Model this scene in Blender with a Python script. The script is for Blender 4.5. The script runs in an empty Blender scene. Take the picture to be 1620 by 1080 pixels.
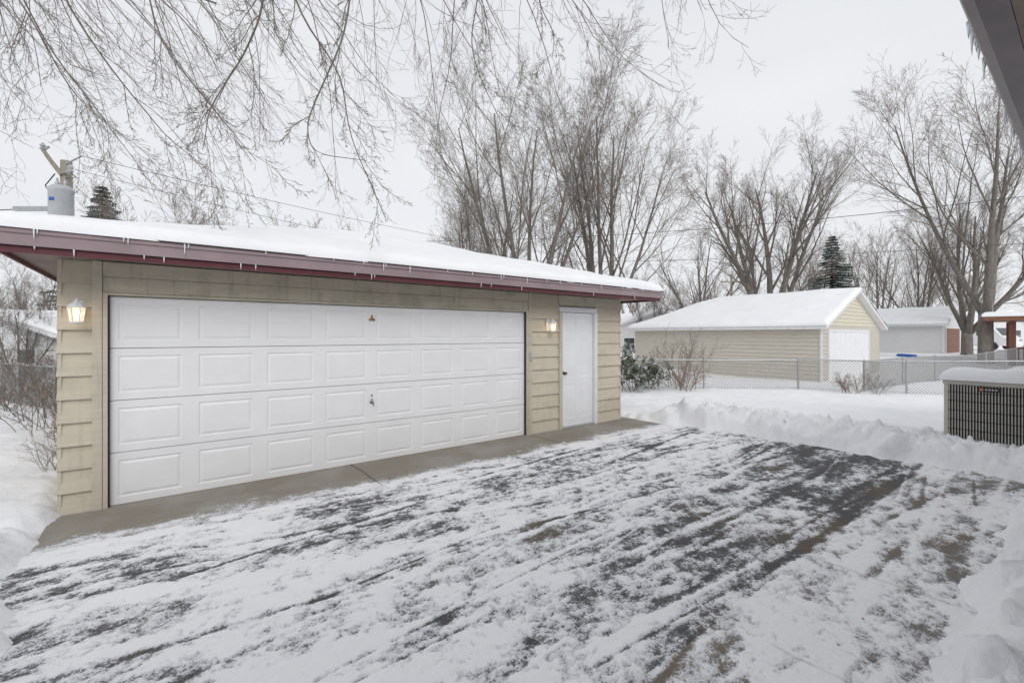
import bpy, math, random
import numpy as np
from mathutils import Vector, Matrix, Quaternion

scene = bpy.context.scene
ROT = math.radians(37.63)
DX, DY = math.cos(ROT), math.sin(ROT)
OX, OY = -4.027, 4.537
def g2w(u, v, z=0.0):
    return Vector((OX + u*DX - v*DY, OY + u*DY + v*DX, z))

# ------------------------------------------------------------------ materials
def new_mat(name):
    m = bpy.data.materials.new(name); m.use_nodes = True
    nt = m.node_tree; nt.nodes.clear()
    out = nt.nodes.new('ShaderNodeOutputMaterial')
    b = nt.nodes.new('ShaderNodeBsdfPrincipled')
    nt.links.new(b.outputs[0], out.inputs[0])
    return m, nt, b, out
def noise(nt, vec, scale, detail=5, rough=.55, dist=0.0):
    n = nt.nodes.new('ShaderNodeTexNoise')
    n.inputs['Scale'].default_value = scale; n.inputs['Detail'].default_value = detail
    n.inputs['Roughness'].default_value = rough; n.inputs['Distortion'].default_value = dist
    if vec is not None: nt.links.new(vec, n.inputs['Vector'])
    return n.outputs['Fac']
def ramp(nt, fac, a, b, ca=(0,0,0,1), cb=(1,1,1,1), interp='LINEAR'):
    r = nt.nodes.new('ShaderNodeValToRGB'); r.color_ramp.interpolation = interp
    e = r.color_ramp.elements; e[0].position = a; e[1].position = b; e[0].color = ca; e[1].color = cb
    nt.links.new(fac, r.inputs[0]); return r.outputs[0]
def mixc(nt, fac, a, b, mode='MIX'):
    m = nt.nodes.new('ShaderNodeMix'); m.data_type = 'RGBA'; m.blend_type = mode
    for i, s in ((0, fac), (6, a), (7, b)):
        if hasattr(s, 'node'): nt.links.new(s, m.inputs[i])
        elif i == 0: m.inputs[0].default_value = s
        else: m.inputs[i].default_value = (s[0], s[1], s[2], 1)
    return m.outputs[2]
def math_n(nt, op, a, b=None, clamp=False):
    m = nt.nodes.new('ShaderNodeMath'); m.operation = op; m.use_clamp = clamp
    for i, s in ((0, a), (1, b)):
        if s is None: continue
        if hasattr(s, 'node'): nt.links.new(s, m.inputs[i])
        else: m.inputs[i].default_value = s
    return m.outputs[0]
def coord(nt, which='Object', scale=(1,1,1), rotz=0.0):
    tc = nt.nodes.new('ShaderNodeTexCoord'); mp = nt.nodes.new('ShaderNodeMapping')
    mp.inputs['Scale'].default_value = scale; mp.inputs['Rotation'].default_value = (0,0,rotz)
    nt.links.new(tc.outputs[which], mp.inputs[0]); return mp.outputs[0]
def add_bump(nt, b, h, strength, dist=.02):
    bp = nt.nodes.new('ShaderNodeBump'); bp.inputs['Strength'].default_value = strength
    bp.inputs['Distance'].default_value = dist
    nt.links.new(h, bp.inputs['Height']); nt.links.new(bp.outputs[0], b.inputs['Normal'])
def M(name, col, rough=.7, var=.12, scale=5, bump=.0, bscale=60, metal=0.0, stretch=(1,1,1)):
    m, nt, b, out = new_mat(name)
    v = coord(nt, 'Object', stretch)
    f = noise(nt, v, scale, 4, .62)
    f2 = ramp(nt, f, .3, .72)
    c = mixc(nt, f2, [x*(1-var) for x in col], [min(1, x*(1+var)) for x in col])
    nt.links.new(c, b.inputs['Base Color'])
    b.inputs['Roughness'].default_value = rough; b.inputs['Metallic'].default_value = metal
    if bump: add_bump(nt, b, noise(nt, v, bscale, 2), bump, .01)
    return m

def snow_mat(name, k=1.0):
    m, nt, b, out = new_mat(name)
    v = coord(nt, 'Object')
    n1 = noise(nt, v, 1.3, 2, .6)
    c = mixc(nt, ramp(nt, n1, .3, .7), (.85, .865, .89), (.92, .925, .94))
    nt.links.new(c, b.inputs['Base Color']); b.inputs['Roughness'].default_value = .6
    b.inputs['Specular IOR Level'].default_value = .2
    add_bump(nt, b, noise(nt, v, 7, 6, .68), .5*k, .05)
    return m
SNOW = snow_mat('snow'); SNOWS = snow_mat('snow_smooth', .35)

def siding_mat(name, col, stain=.5):
    m, nt, b, out = new_mat(name)
    v = coord(nt, 'Object'); vs = coord(nt, 'Object', (.6, .6, 9))
    vv = coord(nt, 'Object', (9, 9, .7))
    grain = noise(nt, vs, 3, 5, .65)
    c = mixc(nt, ramp(nt, grain, .3, .75), [x*.88 for x in col], [x*1.07 for x in col])
    big = noise(nt, v, 1.7, 5, .7)
    c = mixc(nt, math_n(nt, 'MULTIPLY', ramp(nt, big, .5, .75), stain), c, (.29, .26, .20))
    st = noise(nt, vv, 1.5, 4, .7)
    c = mixc(nt, math_n(nt, 'MULTIPLY', ramp(nt, st, .55, .8), stain*.7), c, (.19, .17, .13))
    nt.links.new(c, b.inputs['Base Color']); b.inputs['Roughness'].default_value = .75
    add_bump(nt, b, grain, .25, .004)
    return m
SIDING = siding_mat('beige_wood_siding', (.595, .54, .43), .40)
HEADER = siding_mat('weathered_header_board', (.56, .51, .41), .95)
TRIMT = siding_mat('tan_trim_board', (.56, .515, .42), .6)
VINYL = siding_mat('tan_vinyl_siding', (.60, .56, .49), .1)
VINYLY = siding_mat('cream_gable_siding', (.68, .64, .52), .08)
VINYLW = siding_mat('white_vinyl_siding', (.74, .74, .74), .08)
WHITE = M('white_paint', (.83, .832, .84), .45, .03, 2.5)
WHITET = M('white_trim_paint', (.76, .765, .775), .5, .08, 5)
DOORW = M('white_door_paint', (.79, .80, .82), .4, .04, 3)
MAUVE = M('mauve_metal_fascia', (.31, .235, .25), .38, .14, 2.2, .05, 30)
GUTTER = M('dark_grey_gutter', (.16, .135, .14), .4, .15, 3)
MAROON = M('maroon_paint', (.11, .022, .032), .45, .2, 6)
SOFFIT = M('brown_soffit', (.22, .17, .15), .7, .2, 3)
SHING = M('dark_shingle', (.05, .045, .045), .9, .4, 30, .5, 60)
DARK = M('black_plastic', (.018, .018, .02), .5, .3, 8)
METAL = M('galvanized_metal', (.42, .43, .44), .42, .12, 14, 0, 40, .6)
STEEL = M('brushed_steel', (.35, .34, .33), .35, .15, 20, 0, 40, .8)
BRASS = M('dull_bronze', (.10, .075, .05), .4, .2, 20, 0, 40, .6)
ORANGE = M('orange_paint', (.50, .22, .07), .5, .15, 20)
BROWNP = M('brown_paint', (.22, .10, .055), .6, .2, 10)
ACBEIGE = M('grey_beige_casing', (.50, .485, .44), .5, .08, 5)
POLE = M('weathered_pole_wood', (.30, .27, .22), .85, .3, 4, .5, 20, 0, (6, 6, .5))
TRAFO = M('grey_enamel', (.42, .44, .46), .4, .1, 5)
RUBBER = M('black_cable', (.02, .02, .02), .6, .1, 8)
GLASSD = M('dark_window_glass', (.05, .06, .075), .12, .3, 2)
BLUE = M('blue_plastic', (.03, .12, .45), .5, .1, 5)
REDWOOD = M('red_brown_wood', (.16, .065, .045), .7, .25, 6)
FENCEW = M('fence_galvanized_wire', (.27, .27, .265), .6, .15, 10, 0, 40, .2)
ICE = M('ice', (.82, .85, .88), .2, .05, 10)

def bark_mat(name, col, snow=0.0):
    m, nt, b, out = new_mat(name)
    v = coord(nt, 'Object', (1, 1, .4))
    f = noise(nt, v, 9, 2, .7)
    c = mixc(nt, ramp(nt, f, .3, .75), [x*.7 for x in col], [x*1.2 for x in col])
    if snow > 0:
        g = nt.nodes.new('ShaderNodeNewGeometry'); s = nt.nodes.new('ShaderNodeSeparateXYZ')
        nt.links.new(g.outputs['Normal'], s.inputs[0])
        k = math_n(nt, 'MULTIPLY', ramp(nt, s.outputs[2], .5, .85), snow)
        c = mixc(nt, k, c, (.85, .87, .9))
    nt.links.new(c, b.inputs['Base Color']); b.inputs['Roughness'].default_value = .9
    b.inputs['Specular IOR Level'].default_value = .1
    return m
BARK = bark_mat('grey_bark', (.20, .18, .16), .5)
TWIG = bark_mat('twig_bark', (.21, .18, .155), .3)
BARKN = bark_mat('brown_grey_twig', (.20, .17, .145), .25)
REDTW = bark_mat('brown_twig', (.26, .19, .15), .3)
def leaf_mat(name, c1, c2, snow):
    m, nt, b, out = new_mat(name)
    v = coord(nt, 'Object'); f = noise(nt, v, 14, 2)
    c = mixc(nt, ramp(nt, f, .35, .65), c1, c2)
    k = math_n(nt, 'MULTIPLY', ramp(nt, noise(nt, v, 3, 2), .5, .56), snow)
    c = mixc(nt, k, c, (.82, .85, .88))
    nt.links.new(c, b.inputs['Base Color']); b.inputs['Roughness'].default_value = .7
    return m
NEEDLE = leaf_mat('spruce_needles', (.045, .065, .05), (.08, .11, .085), .3)
LEAFG = leaf_mat('evergreen_leaf', (.06, .08, .05), (.12, .15, .09), .4)
LEAFB = leaf_mat('dry_brown_leaf', (.25, .12, .06), (.35, .20, .11), .1)

# ------------------------------------------------------------------ mesh helpers
class MB:
    def __init__(s): s.V=[]; s.F=[]; s.I=[]; s.mats=[]
    def mi(s, mat):
        if mat not in s.mats: s.mats.append(mat)
        return s.mats.index(mat)
    def face(s, pts, mat):
        b = len(s.V); s.V += [tuple(p) for p in pts]; s.F.append(tuple(range(b, b+len(pts)))); s.I.append(s.mi(mat))
    def box(s, x0, x1, y0, y1, z0, z1, mat):
        b = len(s.V)
        s.V += [(x0,y0,z0),(x1,y0,z0),(x1,y1,z0),(x0,y1,z0),(x0,y0,z1),(x1,y0,z1),(x1,y1,z1),(x0,y1,z1)]
        for f in ((0,3,2,1),(4,5,6,7),(0,1,5,4),(1,2,6,5),(2,3,7,6),(3,0,4,7)):
            s.F.append(tuple(b+i for i in f)); s.I.append(s.mi(mat))
    def hexa(s, bot, top, mat):
        b = len(s.V); s.V += [tuple(p) for p in bot] + [tuple(p) for p in top]; n = len(bot)
        s.F.append(tuple(b+i for i in reversed(range(n)))); s.F.append(tuple(b+n+i for i in range(n)))
        for i in range(n):
            j = (i+1) % n; s.F.append((b+i, b+j, b+n+j, b+n+i))
        s.I += [s.mi(mat)]*(n+2)
    def tube(s, pts, rads, k, mat, cap=True):
        b = len(s.V); n = len(pts); mi = s.mi(mat)
        for i in range(n):
            p = Vector(pts[i])
            d = (Vector(pts[min(i+1, n-1)]) - Vector(pts[max(i-1, 0)]))
            if d.length < 1e-9: d = Vector((0,0,1))
            d.normalize()
            a = Vector((1,0,0)) if abs(d.x) < .8 else Vector((0,1,0))
            e1 = d.cross(a).normalized(); e2 = d.cross(e1)
            r = rads[i]
            for j in range(k):
                t = 2*math.pi*j/k
                s.V.append(tuple(p + e1*(r*math.cos(t)) + e2*(r*math.sin(t))))
        for i in range(n-1):
            for j in range(k):
                j2 = (j+1) % k
                s.F.append((b+i*k+j, b+i*k+j2, b+(i+1)*k+j2, b+(i+1)*k+j)); s.I.append(mi)
        if cap and k > 3:
            s.F.append(tuple(b+j for j in reversed(range(k)))); s.F.append(tuple(b+(n-1)*k+j for j in range(k))); s.I += [mi, mi]
    def lathe(s, prof, cx, cy, k, mat):
        s.tube([(cx, cy, z) for r, z in prof], [max(r, 1e-4) for r, z in prof], k, mat)
    def mesh(s, name, smooth=False):
        me = bpy.data.meshes.new(name); me.from_pydata(s.V, [], s.F)
        for m in s.mats: me.materials.append(m)
        if len(s.mats) > 1: me.polygons.foreach_set('material_index', s.I)
        if smooth: me.polygons.foreach_set('use_smooth', [True]*len(me.polygons))
        me.update(); return me
def link(o): scene.collection.objects.link(o); return o
def thing(name, label, cat, mat=None, group=None):
    o = link(bpy.data.objects.new(name, None)); o.empty_display_size = .3
    if mat is not None: o.matrix_world = mat
    o['label'] = label; o['category'] = cat
    if group: o['group'] = group
    return o
def part(mb, name, parent, smooth=False, label=None, bevel=0, loc=None):
    me = mb.mesh(name, smooth) if isinstance(mb, MB) else mb
    o = link(bpy.data.objects.new(name, me)); o.parent = parent
    if loc: o.location = loc
    if label: o['label'] = label
    if bevel:
        b = o.modifiers.new('bevel', 'BEVEL'); b.width = bevel; b.segments = 2; b.limit_method = 'ANGLE'
    return o
def TR(x, y, z, rz=0.0, s=1.0):
    return Matrix.Translation((x, y, z)) @ Matrix.Rotation(rz, 4, 'Z') @ Matrix.Scale(s, 4)
GM = TR(OX, OY, 0, ROT)

# ------------------------------------------------------------------ noise / terrain
def vn(x, y, seed=0):
    xi = np.floor(x); yi = np.floor(y); fx = x-xi; fy = y-yi
    fx = fx*fx*(3-2*fx); fy = fy*fy*(3-2*fy)
    def h(a, b):
        t = np.sin(a*127.1 + b*311.7 + seed*74.7)*43758.5453
        return t - np.floor(t)
    return (h(xi,yi)*(1-fx)+h(xi+1,yi)*fx)*(1-fy) + (h(xi,yi+1)*(1-fx)+h(xi+1,yi+1)*fx)*fy
def fbm(x, y, seed=0, o=4, g=.5):
    s = 0; a = 1; t = 0
    for i in range(o):
        c, n = math.cos(.6*i), math.sin(.6*i)
        xr, yr = (x*c-y*n)*2**i, (x*n+y*c)*2**i
        s = s + a*(vn(xr+i*17.3, yr-i*9.1, seed+i)-.5); t += a; a *= g
    return s/t*2
def ss(a, b, x):
    t = np.clip((x-a)/(b-a), 0, 1); return t*t*(3-2*t)
def terrain(x, y):
    x = np.asarray(x, float); y = np.asarray(y, float)
    rx = x-OX; ry = y-OY
    u = rx*DX+ry*DY; v = -rx*DY+ry*DX
    base = -.2*ss(9, 15, y) + .55*ss(19, 32, y)
    base = base*ss(-6, 2, x) + (1-ss(-6, 2, x))*(-.12*ss(6, 12, y))
    n1 = fbm(x*1.6, y*1.6, 1, 4); n2 = fbm(x*4.2, y*4.2, 5, 5, .62); n3 = fbm(x*.35, y*.35, 9, 3)
    uc = np.where(v > -1.0, 8.05, 8.3)
    ul = -.33 + .10*(1-ss(-2.0, -1.2, v))
    d = np.maximum.reduce([ul-u, u-uc, -5.42-v, v-7.3])
    d = d + n1*.20 + n2*.12
    out = ss(0, .32, d)
    h = -.05*(1-out) + out*(.10 + .03*n1 + .05*n3)
    lump = np.clip(np.abs(n2)*2.4, 0, 1)
    lump2 = np.clip(np.abs(fbm(x*2.3, y*2.3, 15, 3))*2.4, 0, 1)
    berm = np.exp(-((u-8.95+.35*n1)/.50)**2)*ss(-6.3, -5.1, v)*(1-ss(-.9, -.1, v))
    h += berm*out*(.11 + .15*lump + .12*lump2)
    berm2 = np.exp(-((u-10.1+.5*n1)/.6)**2)*ss(-5.6, -4.6, v)*(1-ss(-3.2, -2.0, v))
    h += berm2*out*(.03+.10*lump)
    bl = np.exp(-((u+.95)/.50)**2)*ss(-8, -6.5, v)*(1-ss(-1.2, -.3, v))
    h += bl*out*(.05 + .13*lump + .08*lump2)
    br = ss(-5.38, -5.85, v)*ss(-2, 0, u)*(1-ss(8.5, 10, u))
    br = (1-ss(-5.85, -5.38, v))*ss(-2, 0, u)*(1-ss(8.5, 10, u))
    h += br*out*(.12 + .11*lump + .10*lump2)
    yard = out*(1-np.clip(berm+bl+br, 0, 1))
    h += yard*.03*n2*(1-ss(14, 20, y))
    far = ss(14, 40, np.hypot(x, y))
    return h*(1-far) + base + far*(.12 + .12*n3)
def tz(x, y): return float(terrain(np.array([x]), np.array([y]))[0])
def grid_mesh(name, xs, ys, Z, mat, attrs=None):
    X, Y = np.meshgrid(xs, ys); nx, ny = len(xs), len(ys)
    verts = np.stack([X.ravel(), Y.ravel(), Z.ravel()], 1)
    I, J = np.meshgrid(np.arange(nx-1), np.arange(ny-1))
    a = (J*nx+I).ravel(); faces = np.stack([a, a+1, a+nx+1, a+nx], 1)
    me = bpy.data.meshes.new(name)
    me.vertices.add(len(verts)); me.vertices.foreach_set('co', verts.ravel())
    me.loops.add(faces.size); me.loops.foreach_set('vertex_index', faces.ravel().astype(np.int32))
    me.polygons.add(len(faces)); me.polygons.foreach_set('loop_start', (np.arange(len(faces))*4).astype(np.int32))
    me.polygons.foreach_set('use_smooth', [True]*len(faces))
    me.update(calc_edges=True)
    for k, A in (attrs or {}).items():
        at = me.attributes.new(k, 'FLOAT', 'POINT'); at.data.foreach_set('value', A.ravel().astype(np.float32))
    me.materials.append(mat); return me
def axis(lo, hi, step, far, n):
    core = np.arange(lo, hi, step); g = np.geomspace(step*2, far, n)
    return np.concatenate([lo-g[::-1], core, core[-1]+g])
xs = axis(-8.5, 13, .04, 700, 60); ys = axis(1.0, 15, .04, 900, 60)
X, Y = np.meshgrid(xs, ys)
gnd = link(bpy.data.objects.new('snowy_ground', grid_mesh('snowy_ground', xs, ys, terrain(X, Y), SNOW))); gnd['kind'] = 'structure'

# driveway / apron / walkway : snow thickness field shared by all three sheets --------
def snow_amount(u, v):
    wu = u + .22*fbm(u*.9, v*.9, 61, 2); wv = v + .12*fbm(u*1.1, v*1.1, 62, 3)
    c, n = math.cos(math.radians(8)), math.sin(math.radians(8))
    a = fbm((wu*c+wv*n)*1.5, (-wu*n+wv*c)*3.6, 31, 5, .68)
    a2 = fbm(wu*.7+3, wv*10.0, 35, 4, .65)
    a3 = fbm((u*.975-v*.22)*.5, (v*.975+u*.22)*17, 44, 3, .65)
    b = fbm(u*.45, v*.6, 39, 2)
    d = fbm(wu*6.0, wv*8.5, 41, 5, .78)
    e = fbm(u*20, v*24, 47, 3, .8)
    A = .95*a + .52*a2 + .34*a3 + .42*b + 1.0*d + .60*e
    A = A/.40
    rs = np.random.RandomState(4)
    for k in range(60):
        v0 = rs.uniform(-5.4, -1.2); u0 = rs.uniform(0, 8); ln = rs.uniform(.3, 1.5); sl_ = rs.uniform(-.16, .20); wd = rs.uniform(.010, .030)
        A = A + rs.choice([-1.8, 1.5])*np.exp(-((v-v0-sl_*(u-u0))/wd)**2)*np.exp(-((u-u0)/ln)**4)
    A = A - .8*np.exp(-(((u-3.4)/1.3)**2+((v+3.9)/.8)**2)) - .35*np.exp(-(((u-6.6)/1.4)**2+((v+4.0)/.8)**2))
    A = A + .9*np.exp(-(((u-.7)/1.2)**2+((v+3.0)/1.3)**2)) + .7*np.exp(-(((u-3.2)/.9)**2+((v+5.0)/.5)**2))
    wob = .05*fbm(u*.9, v*0+3, 71, 3)
    for c_, wd, k_ in ((-4.56, .045, 2.1), (-4.38, .030, 1.2), (-3.90, .04, 1.3), (-3.72, .025, 1.0)):
        A = A - k_*np.exp(-((v-c_-wob)/wd)**2)*ss(2.6, 4.2, u)*(1-.4*ss(6.8, 8, u))
    return A + .62
def pave_mat(name, kind):
    m, nt, b, out = new_mat(name)
    v = coord(nt, 'Object')
    at = nt.nodes.new('ShaderNodeAttribute'); at.attribute_name = 'snow_amount'; A0 = at.outputs['Fac']
    jt = nt.nodes.new('ShaderNodeAttribute'); jt.attribute_name = 'joint'
    fine = noise(nt, v, 62, 3, .8)
    A = math_n(nt, 'ADD', A0, math_n(nt, 'MULTIPLY', math_n(nt, 'SUBTRACT', fine, .5), 5.5))
    A = math_n(nt, 'ADD', math_n(nt, 'MULTIPLY', A, .10), .5)
    mask = ramp(nt, A, .487, .513)
    grit = noise(nt, v, 190, 1, .7)
    if kind == 'drive':
        base = mixc(nt, ramp(nt, grit, .35, .65), (.032, .033, .035), (.14, .14, .142))
        br = ramp(nt, noise(nt, v, .8, 3, .6, .5), .56, .64)
        base = mixc(nt, math_n(nt, 'MULTIPLY', br, .7), base, (.15, .12, .08))
    elif kind == 'walk':
        base = mixc(nt, ramp(nt, grit, .35, .65), (.12, .11, .10), (.26, .24, .215))
        br = ramp(nt, noise(nt, v, 1.3, 4, .65, .5), .48, .62)
        base = mixc(nt, math_n(nt, 'MULTIPLY', br, .75), base, (.19, .145, .10))
    else:
        base = mixc(nt, ramp(nt, grit, .35, .65), (.27, .25, .22), (.38, .355, .32))
        br = ramp(nt, noise(nt, v, 1.1, 4, .65, .5), .40, .6)
        base = mixc(nt, math_n(nt, 'MULTIPLY', br, .8), base, (.25, .22, .18))
    base = mixc(nt, math_n(nt, 'MULTIPLY', ramp(nt, A, .38, .487), .30 if kind != 'apron' else .2), base, (.62, .64, .67))
    snowc = mixc(nt, ramp(nt, A, .50, .62), (.70, .715, .75), (.92, .925, .94))
    c = mixc(nt, mask, base, snowc)
    c = mixc(nt, jt.outputs['Fac'], c, (.06, .055, .05))
    nt.links.new(c, b.inputs['Base Color'])
    b.inputs['Roughness'].default_value = .75; b.inputs['Specular IOR Level'].default_value = .25
    add_bump(nt, b, math_n(nt, 'ADD', ramp(nt, A, .48, .60), math_n(nt, 'MULTIPLY', fine, .8)), .55, .012)
    return m
def sheet(name, u0, u1, v0, v1, step, z, kind, joints=()):
    us = np.arange(u0, u1+1e-6, step); vs = np.arange(v0, v1+1e-6, step); vs[-1] = v1
    U, V = np.meshgrid(us, vs); A = snow_amount(U, V); J = U*0
    if kind == 'drive':
        A = A + .8*(1-ss(.0, .45, -.96-V))
    elif kind == 'walk':
        A = A + .45 - 1.2*np.exp(-((V+5.30)/.12)**2)*ss(3.5, 4.5, U)*ss(-.1, .25, fbm(U*1.3, V*2, 95, 3))
        for jn in joints: J += .5*np.exp(-((U-jn-.006*np.sin(V*9))/.006)**2)*ss(-.1, .35, fbm(U*2, V*3, 91, 3)+.10)
    else:
        A = (A-.4)*.6 - 2.6 + 3.4*ss(.48, 1.0, -V + .12*fbm(U*1.7, V*2, 81, 4)) + .4*ss(7.2, 8.0, U)
        for jn in joints: J += .9*np.exp(-((U-jn-.02*fbm(V*3, V*0+.5, 5, 2))/.010)**2)
    Zs = z + .010*ss(-.3, 1.6, A) + .004*ss(1.5, 3.5, A) - .008*np.clip(J, 0, 1)
    m = pave_mat('snow_dusted_'+name, kind)
    o = link(bpy.data.objects.new(name, grid_mesh(name, us, vs, Zs, m, {'snow_amount': A, 'joint': np.clip(J, 0, 1)})))
    o.matrix_world = GM; o['kind'] = 'structure'; return o
sheet('driveway', -.9, 9.2, -4.640, -.958, .011, .0, 'drive')
sheet('concrete_walkway', -.9, 9.2, -5.7, -4.642, .011, .001, 'walk', (1.8, 3.1, 4.4, 5.7, 7.0, 8.3))
sheet('concrete_apron', -.40, 8.10, -.956, .12, .012, .003, 'apron', (2.42, 5.45))

# ------------------------------------------------------------------ siding helper (local frames)
def laps(mb, ax, fixed, sgn, a0, a1, z0, z1, expo, mat, wf=None, t0=.032, t1=.006, rng=None):
    z = z0
    while z < z1-.01:
        zt = min(z+expo, z1)
        if wf: lo0, hi0 = wf(z); lo1, hi1 = wf(zt)
        else: lo0 = lo1 = a0; hi0 = hi1 = a1
        j0 = (rng.uniform(-.004, .004) if rng else 0)
        o0 = fixed + sgn*(t0+j0); o1 = fixed + sgn*t1; bk = fixed
        def P(a, o, zz): return (a, o, zz) if ax == 'x' else (o, a, zz)
        b = len(mb.V)
        mb.V += [P(lo0, bk, z), P(hi0, bk, z), P(hi0, o0, z), P(lo0, o0, z), P(lo1, bk, zt), P(hi1, bk, zt), P(hi1, o1, zt), P(lo1, o1, zt)]
        for f in ((0,3,2,1),(4,5,6,7),(0,1,5,4),(1,2,6,5),(2,3,7,6),(3,0,4,7)):
            mb.F.append(tuple(b+q for q in f)); mb.I.append(mb.mi(mat))
        z = zt

def snow_field(x0, x1, y0, y1, fn, T, r, seed, nn=90, amp=.02):
    def ax_(lo, hi):
        e = np.array([0, .008, .02, .045, .08, .13, .2])
        core = np.linspace(lo+.28, hi-.28, nn)
        return np.concatenate([lo+e, core, (hi-e)[::-1]])
    xs = ax_(x0, x1); ys = ax_(y0, y1); X, Y = np.meshgrid(xs, ys)
    d = np.minimum.reduce([X-x0, x1-X, Y-y0, y1-Y])
    k = np.clip(d/r, 0, 1); t = T*np.sqrt(np.clip(1-(1-k)**2, 0, 1))
    Z = fn(X, Y) + t*(1 + .3*fbm(X*.8, Y*.8, seed, 3)) + amp*fbm(X*2.2, Y*2.2, seed+3, 4)*k - .004*(1-k)
    wob = .03*fbm(X*1.5, Y*1.5, seed+9, 3)*(1-k)
    nx, ny = len(xs), len(ys)
    V = np.stack([X.ravel(), (Y+wob).ravel(), Z.ravel()], 1).tolist()
    F = [(q*nx+p, q*nx+p+1, (q+1)*nx+p+1, (q+1)*nx+p) for q in range(ny-1) for p in range(nx-1)]
    me = bpy.data.meshes.new('snow_cover'); me.from_pydata(V, [], F); me.materials.append(SNOWS)
    me.polygons.foreach_set('use_smooth', [True]*len(F)); return me

# ------------------------------------------------------------------ THE GARAGE
rg = random.Random(5)
garage = thing('garage', 'beige lap-sided two-car garage with snow-covered hip roof', 'garage', GM)
UL, UR, DP = -.3635, 7.91, 7.0
w = MB()
w.box(UL+.03, -.04, .03, .12, -.04, 2.455, TRIMT)
w.box(5.43, 6.17, .03, .12, -.04, 2.455, TRIMT)
w.box(7.14, UR-.03, .03, .12, -.04, 2.455, TRIMT)
w.box(-.04, 5.43, .03, .12, 2.14, 2.455, TRIMT)
w.box(6.17, 7.14, .03, .12, 2.22, 2.455, TRIMT)
w.box(UL+.03, UL+.12, .12, DP, -.04, 2.455, TRIMT)
w.box(UR-.12, UR-.03, .12, DP, -.04, 2.455, TRIMT)
w.box(UL+.12, UR-.12, DP-.1, DP, -.04, 2.455, TRIMT)
laps(w, 'x', .03, -1, UL, -.118, -.02, 2.44, .224, SIDING, rng=rg, t0=.040, t1=.010)
laps(w, 'x', .03, -1, 5.502, 6.155, -.01, 2.44, .224, SIDING, rng=rg, t0=.040, t1=.010)
laps(w, 'x', .03, -1, 7.15, UR, -.01, 2.44, .224, SIDING, rng=rg, t0=.040, t1=.010)
laps(w, 'y', UL+.03, -1, .0, DP, -.02, 2.44, .224, SIDING, rng=rg, t0=.036, t1=.014)
laps(w, 'y', UR-.03, 1, .0, DP, -.02, 2.44, .224, SIDING, rng=rg, t0=.036, t1=.014)
laps(w, 'x', DP, 1, UL, UR, -.02, 2.44, .224, SIDING, rng=rg)
part(w, 'wall', garage)
t = MB()
t.box(-.116, -.042, -.03, .028, -.02, 2.45, TRIMT)
t.box(5.432, 5.50, -.03, .028, -.02, 2.45, TRIMT)
t.box(-.040, 5.430, -.012, .028, 2.145, 2.30, HEADER)
t.box(-.040, 5.430, -.022, .028, 2.303, 2.448, HEADER)
t.box(6.157, 7.148, -.012, .028, 2.26, 2.448, HEADER)
part(t, 'trim_boards', garage, label='weathered tan trim and header boards', bevel=.004)
j = MB()
j.box(-.039, -.002, -.025, .10, -.01, 2.143, TRIMT); j.box(5.390, 5.429, -.025, .10, -.01, 2.143, TRIMT)
j.box(-.002, 5.39, -.02, .10, 2.118, 2.143, TRIMT)
j.box(-.001, .012, .0, .04, .0, 2.117, DARK); j.box(5.376, 5.389, .0, .04, .0, 2.117, DARK)
part(j, 'door_frame', garage, bevel=.002)

gd = MB(); DW = 5.386; cw = DW/8; SH = 2.115/4; FV = .045
def rect(a, b_, c_, d_, y): return [(a, y, c_), (b_, y, c_), (b_, y, d_), (a, y, d_)]
for r in range(4):
    zb = r*SH; zt = zb+SH
    gd.box(0, DW, FV+.008, FV+.04, zb+.002, zt-.002, WHITE)
    for c in range(8):
        x0 = c*cw; x1 = x0+cw
        e0 = 0 if c else .006; e1 = 0 if c < 7 else .006
        mx = .075; mz = .078
        R = [rect(x0, x1, zb+.002, zt-.002, FV+.007),
             rect(x0+e0, x1-e1, zb+.007, zt-.007, FV-.004),
             rect(x0+mx, x1-mx, zb+mz, zt-mz, FV-.004),
             rect(x0+mx+.008, x1-mx-.008, zb+mz+.008, zt-mz-.008, FV+.006),
             rect(x0+mx+.018, x1-mx-.018, zb+mz+.018, zt-mz-.018, FV+.006),
             rect(x0+mx+.040, x1-mx-.040, zb+mz+.040, zt-mz-.040, FV-.003)]
        for q in range(5):
            A, B = R[q], R[q+1]
            for s_ in range(4):
                s2 = (s_+1) % 4
                if q == 0 and ((s_ == 1 and c < 7) or (s_ == 3 and c > 0)): continue
                gd.face([A[s_], A[s2], B[s2], B[s_]], WHITE)
        gd.face(R[5], WHITE)
gd.box(0, DW, FV-.008, FV+.03, -.006, .0015, DARK)
gdo = part(gd, 'garage_door', garage, label='white raised-panel overhead door with four sections')
h = MB()
h.lathe([(.0, 0), (.028, 0), (.028, .006), (.0, .006)], 0, 0, 16, STEEL)
h.tube([(0,0,.0), (0,0,.04)], [.009,.009], 8, STEEL)
h.tube([(-.012,.05,.042), (0,0,.045), (.012,-.05,.042)], [.007,.012,.007], 8, STEEL)
h.lathe([(.0, 0), (.014, 0), (.014, .008), (.0, .008)], .0, .085, 12, STEEL)
ho = part(h, 'handle', gdo, True); ho.matrix_local = Matrix.Translation((2.695, FV-.004, .815)) @ Matrix.Rotation(math.radians(90), 4, 'X')
om = MB()
om.lathe([(.006,-.01), (.014,.0), (.012,.02), (.005,.035)], 0, -.01, 8, BROWNP)
om.lathe([(.004,.03), (.015,.042), (.012,.056), (.002,.066)], 0, -.01, 8, ORANGE)
om.lathe([(.006,-.014), (.020,-.006), (.016,.008), (.004,.016)], -.026, -.012, 8, ORANGE)
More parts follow.
